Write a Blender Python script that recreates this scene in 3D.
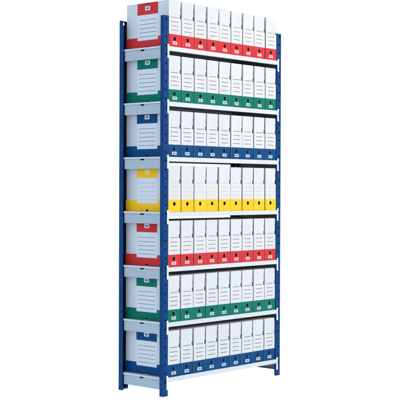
import bpy, bmesh, math, random
from mathutils import Vector, Matrix
from mathutils.geometry import tessellate_polygon
scene = bpy.context.scene
for o in list(bpy.data.objects): bpy.data.objects.remove(o)
col = scene.collection
rnd = random.Random(7)

# ------------------------------------------------------------------ camera
cam_d = bpy.data.cameras.new('camera'); cam = bpy.data.objects.new('camera', cam_d); col.objects.link(cam)
scene.camera = cam
YAW, PIT, ROL = 0.84422, -0.00948, 0.0035
F = Vector((math.sin(YAW)*math.cos(PIT), math.cos(YAW)*math.cos(PIT), math.sin(PIT)))
R = Vector((math.cos(YAW), -math.sin(YAW), 0)); U = R.cross(F)
R2 = R*math.cos(ROL) + U*math.sin(ROL); U2 = -R*math.sin(ROL) + U*math.cos(ROL)
cam.matrix_world = Matrix(((R2.x, U2.x, -F.x, -4.45446), (R2.y, U2.y, -F.y, -4.21359), (R2.z, U2.z, -F.z, 1.09155), (0, 0, 0, 1)))
cam_d.sensor_width = 36; cam_d.sensor_fit = 'HORIZONTAL'; cam_d.lens = 1171.6/400*36
cam_d.clip_end = 500; cam_d.clip_start = .1
scene.render.resolution_x = scene.render.resolution_y = 1024

# ------------------------------------------------------------------ light: a white, slightly cool studio surround and a soft key from the front
w = bpy.data.worlds.new('World'); scene.world = w; w.use_nodes = True
bg = w.node_tree.nodes['Background']
bg.inputs[0].default_value = (0.72, 0.83, 1.0, 1); bg.inputs[1].default_value = 1.58
def area(name, loc, target, size, power, color):
    d = bpy.data.lights.new(name, 'AREA'); d.shape = 'RECTANGLE'; d.size, d.size_y = size; d.energy = power; d.color = color
    o = bpy.data.objects.new(name, d); col.objects.link(o); o.location = loc
    o.rotation_euler = (Vector(target)-Vector(loc)).to_track_quat('-Z', 'Y').to_euler()
area('key_softbox', (2.2, -4.6, 2.9), (.5, 0, 1.15), (2.2, 2.2), 238, (1, .79, .52))
scene.view_settings.view_transform = 'Standard'; scene.view_settings.look = 'None'
scene.view_settings.exposure = 0; scene.view_settings.gamma = 1

# ------------------------------------------------------------------ materials
def mat(name, c, rough=.6, metal=0, var=.04, scale=30, bump=.0, bscale=200, stretch=(1, 1, 1), spec=.5, rvar=.08):
    m = bpy.data.materials.new(name); m.use_nodes = True; nt = m.node_tree; N = nt.nodes; L = nt.links
    b = N['Principled BSDF']; b.inputs['Metallic'].default_value = metal; b.inputs['Specular IOR Level'].default_value = spec
    tc = N.new('ShaderNodeTexCoord'); mp = N.new('ShaderNodeMapping'); mp.inputs['Scale'].default_value = stretch
    L.new(tc.outputs['Object'], mp.inputs[0])
    oi = N.new('ShaderNodeObjectInfo'); ad = N.new('ShaderNodeVectorMath'); ad.operation = 'ADD'
    ml = N.new('ShaderNodeVectorMath'); ml.operation = 'SCALE'; ml.inputs['Scale'].default_value = 17
    cv = N.new('ShaderNodeCombineXYZ'); L.new(oi.outputs['Random'], cv.inputs[0]); L.new(oi.outputs['Random'], cv.inputs[2])
    L.new(cv.outputs[0], ml.inputs[0]); L.new(mp.outputs[0], ad.inputs[0]); L.new(ml.outputs[0], ad.inputs[1])
    nz = N.new('ShaderNodeTexNoise'); nz.inputs['Scale'].default_value = scale; nz.inputs['Detail'].default_value = 5
    L.new(ad.outputs[0], nz.inputs['Vector'])
    cr = N.new('ShaderNodeValToRGB'); cr.color_ramp.elements[0].position = .3; cr.color_ramp.elements[1].position = .7
    cr.color_ramp.elements[0].color = (*[v*(1-var) for v in c], 1); cr.color_ramp.elements[1].color = (*[min(1, v*(1+var)) for v in c], 1)
    L.new(nz.outputs['Fac'], cr.inputs[0])
    # a little difference from one object to the next
    hs = N.new('ShaderNodeHueSaturation'); mr = N.new('ShaderNodeMapRange'); mr.inputs['To Min'].default_value = 1-var*.7; mr.inputs['To Max'].default_value = 1+var*.7
    L.new(oi.outputs['Random'], mr.inputs['Value']); L.new(mr.outputs[0], hs.inputs['Value']); L.new(cr.outputs[0], hs.inputs['Color'])
    L.new(hs.outputs[0], b.inputs['Base Color'])
    r2 = N.new('ShaderNodeMapRange'); r2.inputs['To Min'].default_value = rough-rvar; r2.inputs['To Max'].default_value = rough+rvar
    L.new(nz.outputs['Fac'], r2.inputs['Value']); L.new(r2.outputs[0], b.inputs['Roughness'])
    if bump:
        n2 = N.new('ShaderNodeTexNoise'); n2.inputs['Scale'].default_value = bscale; n2.inputs['Detail'].default_value = 3
        L.new(ad.outputs[0], n2.inputs['Vector'])
        bp = N.new('ShaderNodeBump'); bp.inputs['Strength'].default_value = bump; bp.inputs['Distance'].default_value = .002
        L.new(n2.outputs['Fac'], bp.inputs['Height']); L.new(bp.outputs[0], b.inputs['Normal'])
    return m
M = {}
M['floor'] = mat('white_floor', (.92, .92, .92), .8, var=.01, scale=3, spec=.1)
M['card'] = mat('white_cardboard', (.443, .464, .474), .75, var=.025, scale=18, bump=.25, bscale=45, spec=.15)
M['paper'] = mat('label_paper', (.475, .51, .53), .7, var=.015, scale=25, spec=.15)
M['shaded_card'] = mat('shaded_cardboard', (.12, .17, .25), .8, var=.05, scale=30, spec=.2)  # card darkened to blue-grey for the shade inside the seams
M['blue_steel'] = mat('blue_painted_steel', (.0018, .034, .120), .42, var=.16, scale=14, bump=.14, bscale=260, spec=.06)
M['shade_black'] = mat('black_shade_backing', (.006, .008, .012), .8, var=.2, scale=20, spec=.03)  # near-black that stands in for shade behind holes, slots and flanges
M['shelf'] = mat('light_grey_steel', (.42, .445, .455), .38, metal=.0, var=.03, scale=12, bump=.05, bscale=300, stretch=(.3, 1, 1))
M['beam'] = mat('blue_grey_steel', (.27, .33, .36), .42, metal=.15, var=.06, scale=9, bump=.05, stretch=(1, .3, 1))
M['under'] = mat('shaded_steel', (.10, .125, .13), .5, metal=.3, var=.12, scale=16)  # steel darkened to carry the shade beneath the decks
M['clip'] = mat('white_clip', (.50, .53, .56), .4, var=.02)
COL = {'red': (.44, .025, .028), 'green': (.001, .122, .082), 'blue': (.002, .044, .140), 'yellow': (.68, .385, .012)}
LINE = {'red': (.17, .07, .07), 'green': (.09, .07, .07), 'blue': (.06, .06, .07), 'yellow': (.42, .36, .17)}
for k in COL:
    M[k] = mat(k+'_printed_card', COL[k], .55, var=.05, scale=25, bump=.15, bscale=60, spec=.06)
    M[k+'_line'] = mat(k+'_ruled_line', LINE[k], .7, var=.15, scale=90)
M['pale_yellow'] = mat('pale_yellow_print', (.62, .50, .20), .6, var=.03)
M['ink'] = mat('dark_grey_ink', (.05, .055, .07), .6)

# ------------------------------------------------------------------ mesh helpers
class MB:
    def __init__(s): s.v = []; s.f = []; s.m = []; s.mats = []
    def mi(s, m):
        if m not in s.mats: s.mats.append(m)
        return s.mats.index(m)
    def box(s, x0, x1, y0, y1, z0, z1, m):
        b = len(s.v)
        s.v += [(x, y, z) for z in (z0, z1) for y in (y0, y1) for x in (x0, x1)]
        for f in ((0, 2, 3, 1), (4, 5, 7, 6), (0, 1, 5, 4), (1, 3, 7, 5), (3, 2, 6, 7), (2, 0, 4, 6)):
            s.f.append(tuple(b+i for i in f)); s.m.append(s.mi(m))
    def sheet(s, loops, t, m, fr):
        """a flat plate: loops[0] outline, the others holes, as (u,v); fr(u,v,w) -> xyz; thickness t along w"""
        ls = [[Vector((u, v, 0)) for u, v in l] for l in loops]
        tris = tessellate_polygon(ls); n = sum(map(len, ls)); b = len(s.v)
        flat = [p for l in ls for p in l]
        for w_ in (0, t): s.v += [fr(p.x, p.y, w_) for p in flat]
        for a in tris:
            s.f.append(tuple(b+i for i in a)); s.f.append(tuple(b+n+i for i in reversed(a))); s.m += [s.mi(m)]*2
        k = 0
        for l in ls:
            q = len(l)
            for i in range(q):
                s.f.append((b+k+i, b+k+(i+1) % q, b+n+k+(i+1) % q, b+n+k+i)); s.m.append(s.mi(m))
            k += q
    def build(s, name, parent=None, bevel=0):
        me = bpy.data.meshes.new(name); me.from_pydata(s.v, [], s.f)
        for m in s.mats: me.materials.append(m)
        for p, i in zip(me.polygons, s.m): p.material_index = i
        bm = bmesh.new(); bm.from_mesh(me)
        bmesh.ops.recalc_face_normals(bm, faces=bm.faces)
        bm.to_mesh(me); bm.free()
        o = bpy.data.objects.new(name, me); col.objects.link(o); o.parent = parent
        if bevel:
            bv = o.modifiers.new('bevel', 'BEVEL'); bv.width = bevel; bv.segments = 2; bv.limit_method = 'ANGLE'
        return o
def empty(name, loc=(0, 0, 0)):
    o = bpy.data.objects.new(name, None); col.objects.link(o); o.location = loc; o.empty_display_size = .05; return o
def rect(x0, x1, z0, z1): return [(x0, z0), (x1, z0), (x1, z1), (x0, z1)]
def rrect(cx, cz, w_, h, r, n=5):
    out = []
    for sx, sz, a0 in ((1, 1, 0), (-1, 1, 90), (-1, -1, 180), (1, -1, 270)):
        for i in range(n+1):
            a = math.radians(a0+90*i/n); out.append((cx+sx*(w_/2-r)+r*math.cos(a), cz+sz*(h/2-r)+r*math.sin(a)))
    return out
def circ(cx, cz, rx, rz, n=24): return [(cx+rx*math.cos(2*math.pi*i/n), cz+rz*math.sin(2*math.pi*i/n)) for i in range(n)]

# ------------------------------------------------------------------ setting
fl = MB(); fl.v = [(-60, -60, 0), (60, -60, 0), (60, 60, 0), (-60, 60, 0)]; fl.f = [(0, 1, 2, 3)]; fl.m = [fl.mi(M['floor'])]
# floor made translucent so light from below washes out the shadow under the rack
_n = M['floor'].node_tree; _t = _n.nodes.new('ShaderNodeBsdfTranslucent'); _t.inputs[0].default_value = (.97, .97, .97, 1)
_x = _n.nodes.new('ShaderNodeMixShader'); _x.inputs[0].default_value = .88
_n.links.new(_n.nodes['Principled BSDF'].outputs[0], _x.inputs[1]); _n.links.new(_t.outputs[0], _x.inputs[2])
_n.links.new(_x.outputs[0], [q for q in _n.nodes if q.type == 'OUTPUT_MATERIAL'][0].inputs[0])
fo = fl.build('floor'); fo['kind'] = 'structure'

# ------------------------------------------------------------------ the shelving rack
W, D, H = .997, .332, 2.0
SH = [1.8406 - i*(1.8406-.0967)/6 for i in range(7)]
rack = empty('shelving_unit')
rack['label'] = 'tall blue steel shelving unit with seven light grey shelves full of archive boxes'
rack['category'] = 'shelving unit'
PT = .0022
def post(ox, oy, sx, sy, wf, ws):
    """an angle post; outer corner at ox,oy; flange along x of width wf, flange along y of width ws"""
    m = MB()
    rear = wf > .05
    slots = [circ(.0285, H-.0155, .0075, .0105, 14)] if rear else []
    z = H-(.080 if rear else .018)
    first = not rear
    while z > .03:
        slots.append(circ(.0155 if wf < .05 else .018, z, .0048, .0095 if first else .0062, 14)); z -= .0465; first = False
    mm = M['blue_steel']
    m.sheet([rect(0, wf, .004, H)] + slots, PT, mm, lambda u, v, t: (ox+sx*u, oy+sy*t, v))
    slots2 = [circ(.017, H-.018-.0465*i, .0022, .0022, 8) for i in range(2, 42, 3)]
    m.sheet([[(PT, .004), (ws, .004), (ws, H-(.026 if rear else 0)), (ws-.0125 if rear else ws-.004, H-(.026 if rear else 0)), (ws-.0125 if rear else ws-.004, H), (PT, H)]] + slots2, PT, mm, lambda u, v, t: (ox+sx*t, oy+sy*u, v))
    # folded return lips
    m.box(*sorted((ox+sx*(wf-PT), ox+sx*wf)), *sorted((oy+sy*PT, oy+sy*.009)), .004, H, mm)
    o = m.build('post', rack)
    ft = MB(); ft.sheet([[(-.0006, -.0006), (wf+.0004, -.0006), (wf+.0004, .005), (.005, .005), (.005, ws+.0004), (-.0006, ws+.0004)]], .011, M['blue_steel'], lambda u, v, t: (ox+sx*u, oy+sy*v, t))
    ft.build('foot', o, .0008)
    if not rear:
        st = MB(); st.box(*sorted((ox+sx*.004, ox+sx*(wf-.004))), .0064, .0074, .012, H-.0015, M['shade_black']); st.build('shade_strip', o)  # dark strip added so the post holes look shaded
    return o
post(0, 0, 1, 1, .0365, .026)
post(W, 0, -1, 1, .0412, .026)
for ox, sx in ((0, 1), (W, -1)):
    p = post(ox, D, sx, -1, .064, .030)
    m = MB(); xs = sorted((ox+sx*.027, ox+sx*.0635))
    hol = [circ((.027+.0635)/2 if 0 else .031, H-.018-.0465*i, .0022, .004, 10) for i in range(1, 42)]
    m.sheet([rect(.0205, .0610, .012, H-.001), circ(.0290, H-.0155, .0072, .0105, 14)], .0012, M['shade_black'], lambda u, v, t, ox=ox, sx=sx: (ox+sx*u, D-PT-.0006-t, v))
    m.build('shade_strip', p)  # dark strip paints the shade inside the rear angle

X0, X1 = .0372, .9595
def make_shelf(zs):
    root = MB()
    t = .0016
    # deck with turned-down front and back lips that curl inward
    root.box(.006, W-.006, .029, D-.034, zs-t, zs, M['shelf'])
    root.box(X0, X1-.004, -.0006, .029, zs-t, zs, M['shelf'])
    root.box(X0, X1, D-.034, D-.004, zs-t, zs, M['shelf'])
    root.box(X0, X1, -.0030, -.0006, zs-.0235, zs, M['shelf'])
    root.box(X0, X1-.004, -.0006, .0125, zs-.0235, zs-.0220, M['shelf'])
    root.box(X0+.03, X1-.03, D-.006, D-.004, zs-.022, zs-t, M['shelf'])
    s = root.build('shelf', rack, .0005)
    # rolled end edge seen from the side
    for sx, ox in ((1, 0), (-1, W)):
        e = MB(); e.box(*sorted((ox+sx*.004, ox+sx*.0065)), .0275, D-.031, zs-.0085, zs+.0008, M['shelf']); e.build('end_edge', s, .0006)
        b = MB(); cy = .5*D
        fr = lambda u, v, t_, ox=ox, sx=sx: (ox+sx*(.0085+t_), u, v)
        out = [(.0275, zs-.062), (.0275, zs-.009), (cy-.015, zs-.009), (cy-.012, zs-.0165), (cy+.012, zs-.0165), (cy+.015, zs-.009), (D-.031, zs-.009), (D-.031, zs-.062)]
        b.sheet([out], .0016, M['beam'], fr)
        b.box(*sorted((ox+sx*.0101, ox+sx*.026)), .0275, D-.031, zs-.0625, zs-.061, M['beam'])
        b.build('side_beam', s, .0004)
        iw = MB(); iw.box(*sorted((ox+sx*.0125, ox+sx*.0135)), .029, D-.033, zs-.0600, zs-.0040, M['under']); iw.build('shade_plate', s)  # dark plate added as shade on the inside of the beam
        d = MB(); d.box(*sorted((ox+sx*.0110, ox+sx*.0122)), cy-.02, cy+.02, zs-.024, zs-.0035, M['shade_black']); d.build('slot_shade', s)  # black plate added as the shade in the slot
        # white hook wrapping the front of the post
        c = MB()
        prof = [(.0225, -.058), (.0265, -.064), (.0362, -.060), (.0368, .002), (.0340, .0105), (.0250, .0115), (.0215, .006), (.0242, -.006), (.0236, -.046)]
        c.sheet([[(u, zs+v) for u, v in prof]], .0028, M['clip'], lambda u, v, t_, ox=ox, sx=sx: (ox+sx*u, -.0004-t_-.0008, v))
        c.build('clip', s, .0006)
    # stiffening channels under the deck
    for y in (.09, .16, .23):
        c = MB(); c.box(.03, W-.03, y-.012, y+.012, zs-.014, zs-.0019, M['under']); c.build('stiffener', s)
    u = MB(); u.box(X0+.001, X1-.001, .013, D-.008, zs-.0034, zs-.0020, M['under']); u.build('underside', s)  # dark sheet paints in the shade below the deck
for zs in SH: make_shelf(zs)

# ------------------------------------------------------------------ the archive boxes
BW, BD, BH = .0962, .3145, .2425
def side_outline():
    cy = BD/2; out = [(.0, .0)]
    r = .011
    for i in range(9):
        a = math.pi - math.pi*i/8; out.append((cy+r*math.cos(a), .012*math.sin(a)))
    out += [(BD, 0), (BD, BH)]
    for i in range(9):
        a = math.pi*i/8; out.append((cy+.010*math.cos(a), BH-.008*math.sin(a)))
    out += [(0, BH)]
    return out
def make_box(kind):
    root = empty('archive_box'); cd = M['card']
    c = MB(); T = .0018
    HX, HZ = BW/2-.001, .0425
    # front panel: thumb hole low down, right edge cut in at the top with a slot under it
    e = BW
    fo_ = [(0, 0), (e, 0), (e, .150), (e-.0095, .1515), (e-.0095, .171), (e-.0045, .176), (e-.0052, .185), (e-.0062, .198), (e-.0052, .211), (e-.0036, .220), (e-.0036, BH), (.0004, BH)]
    c.sheet([fo_, circ(HX, HZ, .0108, .0108)], T, cd, lambda u, v, t: (u, t, v))
    ff = [(.0, T)]
    so = side_outline()
    c.sheet([[(max(u, T+.0015), v) for u, v in so]], T, cd, lambda u, v, t: (.0036+t, u, v))                 # left side
    so2 = [(max(u, T+.0015), v) for u, v in so]
    so2 = [p for p in so2 if not (p[0] < .001)]
    c.sheet([so2], T, cd, lambda u, v, t: (e-.003-t, u, v))                                                   # right side
    c.box(T+.0036, e-T-.003, T+.0002, BD-T, 0.0002, T, cd)                                                          # floor
    c.box(T+.0036, e-T-.003, BD-T, BD-.0001, 0, BH, cd)                                                             # back
    carton = c.build('carton', root)
    # lid: flat top with a small fold
    l = MB(); l.box(.0037, e-.0034, .0022, BD, BH, BH+.0014, cd); l.build('lid', root, .0006)
    g = MB(); g.box(e-.014, e-.0032, T+.0016, T+.0032, .170, BH-.001, M['shaded_card']); g.build('tuck_flap', root)  # flap coloured as card in shade
    dk = MB(); dk.box(T+.0038, e-T-.0032, .0036, .0042, .006, .1505, M['shade_black']); dk.box(e-.020, e-.0030, .0022, .0030, .1510, .1716, M['shade_black']); dk.build('hole_shade', root)  # black sheets added as the shade in thumb hole and notch
    # ruled lines printed on the spine (kept in one mesh with the spine print)
    s = MB()
    for z in (.1535, .1300, .1080, .0855): s.sheet([rect(HX-.029, HX+.029, z, z+.0028)], .0003, M[kind+'_line'], lambda u, v, t: (u, -t, v))
    s.build('spine_print', root)
    # coloured base band round all four sides
    b = MB(); P = .0005; km = M[kind]
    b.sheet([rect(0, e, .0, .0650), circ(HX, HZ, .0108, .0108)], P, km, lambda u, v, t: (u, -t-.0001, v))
    cy = BD/2; nb = side_outline()
    bo = [(0, 0)] + [p for p in nb[1:10]] + [(BD, 0), (BD, .0605), (cy+.076, .0605), (cy+.076, .0435), (cy-.076, .0435), (cy-.076, .0605), (0, .0605)]
    b.sheet([[(max(u, T+.0016), v) for u, v in bo]], P, km, lambda u, v, t: (.0036-t-.0001, u, v))
    b.sheet([[(max(u, T+.0016), v) for u, v in bo]], P, km, lambda u, v, t: (e-.003+t+.0001, u, v))
    b.sheet([rect(0, e, 0, .0605)], P, km, lambda u, v, t: (u, BD+t+.0001, v))
    b.build('color_band', root)
    # side labels: ruled paper with a coloured tab above
    for sx, ox in ((-1, .0036), (1, e-.003)):
        fr = lambda u, v, t, sx=sx, ox=ox: (ox+sx*(t+.0001), u, v)
        fr2 = lambda u, v, t, sx=sx, ox=ox: (ox+sx*(t+.0005), u, v)
        s = MB(); s.sheet([rect(cy-.0755, cy+.0755, .0440, .1800)], .0003, M['paper'], fr)
        lm = M['blue_line'] if kind != 'yellow' else M['yellow_line']
        for i in range(5):
            z = .151-.0222*i
            s.sheet([rect(cy-.062, cy+.062, z, z+.0021)], .0003, lm, fr2)
        s.build('side_label', root)
        t_ = MB()
        to = [(cy-.076, .1805), (cy+.076, .1805), (cy+.076, BH-.0002)] + [(cy+.010*math.cos(math.pi*i/8), BH-.0002-.008*math.sin(math.pi*i/8)) for i in range(9)] + [(cy-.076, BH-.0002)]
        t_.sheet([to], .0006, km, fr); tb = t_.build('side_tab', root)
        bd = MB(); zc = BH-.029
        mark = M['clip'] if kind != 'yellow' else M['pale_yellow']
        fr3 = lambda u, v, t, sx=sx, ox=ox: (ox+sx*(t+.0008), u, v)
        bd.sheet([rrect(cy, zc, .037, .022, .004)], .0003, mark, fr3)
        if kind != 'yellow':
            fr4 = lambda u, v, t, sx=sx, ox=ox: (ox+sx*(t+.0012), u, v)
            bd.sheet([rrect(cy, zc+.001, .023, .0075, .002)], .0002, M['ink'], fr4)
            bd.sheet([rect(cy-.012, cy+.012, zc-.0068, zc-.0055)], .0002, M['ink'], fr4)
        bd.build('badge', tb)
    if kind != 'yellow':
        bd = MB(); zc = .0195
        f1 = lambda u, v, t: (u, -t-.0008, v); f2 = lambda u, v, t: (u, -t-.0012, v)
        bd.sheet([rrect(HX, zc, .034, .0155, .0028)], .0003, M['clip'], f1)
        for q in (-1, 0, 1):
            bd.sheet([rrect(HX+q*.0078, zc+.0008, .0058, .0072, .0012, 3)], .0002, km, f2)
        bd.sheet([rect(HX-.011, HX+.011, zc-.0052, zc-.0042)], .0002, km, f2)
        bd.build('badge', root)
    return root
def kids(o): return [c for c in bpy.data.objects if c.parent == o]
def copy_tree(o, parent=None, tree=None):
    c = o.copy(); col.objects.link(c); c.parent = parent
    for ch in tree[o]: copy_tree(ch, c, tree)
    return c
ROWS = ['red', 'green', 'blue', 'yellow', 'red', 'green', 'blue']
WHERE = ['on the top shelf', 'on the second shelf from top', 'on the third shelf from top', 'in the yellow row',
         'on the fifth shelf from top', 'on the sixth shelf from top', 'on the bottom shelf']
ORD = ['', 'second from the left', 'third from the left', 'fourth from the left', 'fifth from the left', 'fourth from the right', 'third from the right', 'second from the right', 'last at the right end']
PITCH = .1021
proto = {}
for r, kind in enumerate(ROWS):
    for k in range(9):
        if kind not in proto:
            b = make_box(kind)
            tree = {b: kids(b)}
            for c in list(tree[b]):
                tree[c] = kids(c)
                for d in tree[c]: tree[d] = []
            proto[kind] = (b, tree)
        else: b = copy_tree(proto[kind][0], None, proto[kind][1])
        b.location = (.0375 + k*PITCH + rnd.uniform(-.0004, .0004), .0015 + rnd.uniform(-.001, .003), SH[r]+.0006)
        b.rotation_euler = (0, 0, math.radians(rnd.uniform(-.22, .22)))
        if k == 8: b.location.x += .0017
        if k == 0: b.location.x = .0358; b.rotation_euler.z = 0
        if k == 0: b['label'] = 'white %s-based archive box at left end, side label showing, %s' % (kind, WHERE[r])
        else: b['label'] = 'white %s-based archive box, %s %s' % (kind, ORD[k], WHERE[r])
        b['category'] = 'archive box'; b['group'] = 'archive boxes with %s bases' % kind
